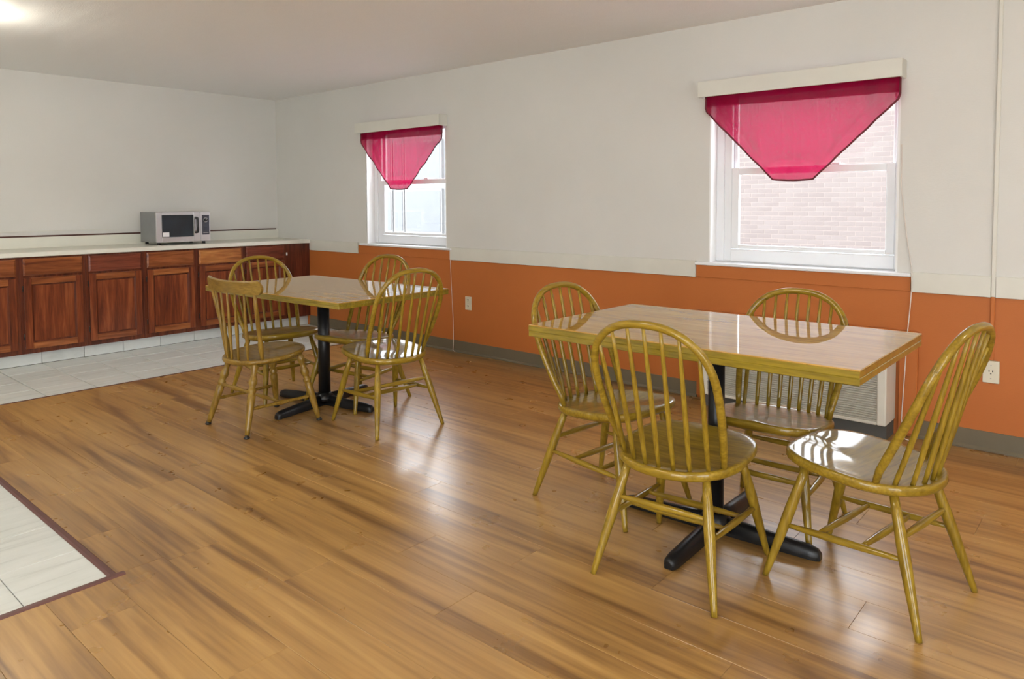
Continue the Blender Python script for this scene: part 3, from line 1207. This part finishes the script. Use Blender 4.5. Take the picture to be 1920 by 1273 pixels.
# ------------------------------------------------------------------ comb-back chair with turned legs
def make_comb_chair():
    e = thing('turned_leg_chair', 'flat-crested spindle chair with turned legs at the left of the farther table', 'chair', (2.227, 3.897, 0), R(1.4))
    SZ2 = .424
    link('seat', seat_mesh(.235, .225, .218, 2.2, 2.1, SZ2, .034, .010, 'seat', 'brown_oak_y', .02), e)
    top = {(1, 1): (.145, .150), (1, -1): (.145, -.150), (-1, 1): (-.135, .135), (-1, -1): (-.135, -.135)}
    ft = {(1, 1): (.222, .225), (1, -1): (.222, -.225), (-1, 1): (-.238, .210), (-1, -1): (-.238, -.210)}

    def on_leg(k, z):
        t = z / (SZ2 - .03)
        return Vector((ft[k][0] + (top[k][0] - ft[k][0]) * t, ft[k][1] + (top[k][1] - ft[k][1]) * t, z))
    prof = [(.016, .0105), (.05, .0122), (.18, .0175), (.22, .0182), (.225, .0150), (.235, .0150), (.240, .0185), (.252, .0185), (.257, .0130), (.272, .0140),
            (.285, .0190), (.300, .0195), (.315, .0150), (.330, .0115), (.345, .0125), (.362, .0170), (.380, .0180), (.392, .0140), (.410, .0120)]
    for k in ((1, 1), (1, -1), (-1, 1), (-1, -1)):
        lg = MB().tube([on_leg(k, z) for z, r in prof], [r * 1.25 for z, r in prof], 14).build('leg', 'brown_oak_z', e)
        p = on_leg(k, .0)
        MB().lathe([(.012, .0), (.0165, .003), (.0165, .010), (.010, .014), (.009, .022)], p.x, p.y, 12).build('glide', 'glide_black', lg)

    def stretcher(a, b_, r=.0115):
        ts = [0, .06, .12, .16, .30, .44, .47, .5, .53, .56, .70, .84, .88, .94, 1]
        rs = [.55, .65, 1.0, .7, .75, 1.0, 1.15, 1.2, 1.15, 1.0, .75, .7, 1.0, .65, .55]
        MB().tube([a.lerp(b_, t) for t in ts], [q * r for q in rs], 10).build('stretcher', 'brown_oak_y', e)
    S = {}
    for sy in (1, -1):
        S[sy] = (on_leg((-1, sy), .150), on_leg((1, sy), .150))
        stretcher(*S[sy])
    stretcher(S[1][0].lerp(S[1][1], .5), S[-1][0].lerp(S[-1][1], .5))
    stretcher(on_leg((-1, 1), .235), on_leg((-1, -1), .235), .0125)
    # crest rail, bowed backwards, ends rounded

    def crest_c(u):
        return Vector((-.172 - .052 * (1 - u * u), .285 * u, 0))
    mb = MB()
    nu = 28
    rows = []
    for i_ in range(nu + 1):
        u = math.sin(PI / 2 * (-1 + 2 * i_ / nu))
        c = crest_c(u)
        d = (crest_c(u + .01) - crest_c(u - .01)).normalized()
        nrm = Vector((-d.y, d.x, 0))
        end = max(0, (abs(u) - .88) / .12)
        zc = .826 + .004 * u * u
        hh = .035 + .006 * u * u
        hh *= math.sqrt(max(.03, 1 - end ** 2.2))
        s = len(mb.v)
        lean = Vector((-.12, 0, 1)).normalized()
        for (k, hz) in ((-.010, -1), (-.010, .8), (-.004, 1), (.004, 1), (.010, .8), (.010, -1)):
            q = c + nrm * k + lean * (hz * hh)
            mb.v.append((q.x, q.y, q.z + zc))
        rows.append(s)
    for a, b_ in zip(rows, rows[1:]):
        for k in range(6):
            k2 = (k + 1) % 6
            mb.face([a + k, a + k2, b_ + k2, b_ + k])
    mb.face([rows[0] + k for k in range(6)])
    mb.face([rows[-1] + k for k in reversed(range(6))])
    mb.build('crest_rail', 'brown_oak_y', e)
    for k in range(-3, 4):
        yb = k * .0585
        xb = -.196 * (1 - abs(yb / .210) ** 2.1) ** (1 / 2.1)
        u = k * .268
        t_ = crest_c(u)
        a, b_ = Vector((xb, yb, SZ2 - .008 + TILT * xb)), Vector((t_.x + .004, t_.y, .800))
        if abs(k) == 3:
            ts = [0, .05, .22, .28, .30, .33, .36, .5, .8, 1]
            rs = [.0105, .011, .0145, .0135, .0105, .0140, .0115, .0130, .0115, .0095]
            MB().tube([a.lerp(b_, t) for t in ts], rs, 12).build('back_post', 'brown_oak_z', e)
        else:
            ts = [0, .1, .3, .42, .5, .56, .62, .8, 1]
            rs = [.0070, .0075, .0090, .0115, .0110, .0075, .0088, .0070, .0058]
            MB().tube([a.lerp(b_, t) for t in ts], rs, 8).build('spindle', 'brown_oak_z', e)
    return e


make_comb_chair()


# ------------------------------------------------------------------ ceiling lamps
def ceiling_lamp(x, y, label):
    e = thing('ceiling_lamp', label, 'lamp', (x, y, H), 0, 'round ceiling lamps')
    MB().lathe([(.150, -.022), (.158, -.018), (.158, -.002), (.150, -.0005)], 0, 0, 28).build('lamp_base', 'lamp_base', e)
    prof = [(.012, -.176), (.06, -.172), (.105, -.158), (.138, -.130), (.148, -.100), (.138, -.072), (.110, -.046), (.080, -.024)]
    MB().lathe(prof, 0, 0, 20).build('lamp_shade', 'lamp_glow', e)


LAMPS = [(1.02, 5.24), (-1.2, 5.1), (.45, 2.0), (-1.3, 1.6), (.45, -1.4), (3.0, -1.4), (-1.6, -1.4)]  # all but the first are unseen lamps added as fill light
LAMPL = ['round ceiling lamp at the top left corner of the photo', 'round ceiling lamp added out of view for fill, far left before the cabinets', 'round ceiling lamp added out of view for fill above the tiled patch corner',
         'round ceiling lamp added out of view for fill by the added left opening', 'round ceiling lamp out of view behind the camera', 'round ceiling lamp out of view behind the camera by the window wall, for fill',
         'round ceiling lamp added out of view for fill in the rear left corner']
for k, (a, b_) in enumerate(LAMPS):
    ceiling_lamp(a, b_, LAMPL[k])

# ------------------------------------------------------------------ outside
BX = 10.6
struct(box('ground_outside', 'outside_ground', None, W + .181, 26, -14, 30, -.6, -.4), 'pale paved ground outside the windows')
gf = MB().box(-22, XL - .151, -14, 30, -.6, -.4).box(XL - .151, W + .181, -14, YF - .151, -.6, -.4)
struct(gf.build('ground_front', 'outside_ground'), 'paved ground outside the added, unseen glazed openings')
bl = thing('brick_building', 'pale brick building seen through the large window', 'building', (BX, 0, -.4))
box('backing_wall', 'mortar', bl, .003, .25, -8, 10.9, 0, 3.5)
BP, BC = .213, .0675
bmh = MB().box(0, .06, .005, BP - .005, .005, BC - .005).mesh('brick', 'brick')
rest = MB()
cnt = 0
for c in range(0, 51):
    for k in range(-38, 51):
        y = k * BP + (BP / 2 if c % 2 else 0)
        z = c * BC
        wz = z - .4
        if cnt < 300 and 2.45 < y < 4.80 and .50 < wz < 2.7 and (wz < 1.86 or y < 3.4):
            link('brick', bmh, bl, (0, y, z))
            cnt += 1
        else:
            rest.box(0, .02, y + .005, y + BP - .005, z + .005, z + BC - .005)
ro = rest.build('brickwork', 'brick', bl)
ro['kind'] = 'stuff'
wb = thing('white_building', 'white building with a grey glazed front seen through the small window', 'building', (BX - .1, 10.9, -.4))
box('wall', 'outside_white', wb, .15, .5, 0, 9, 0, 3.5)
for (a, b_) in ((.38, 1.47), (1.60, 1.86), (2.0, 3.2), (3.4, 4.6)):
    for (p, q) in ((1.08, 1.95), (2.22, 3.0)):
        f_ = box('window', 'outside_white', wb, .09, .16, a - .05, b_ + .05, p - .05, q + .05)
        box('pane', 'outside_grey', f_, .08, .095, a, b_, p, q)
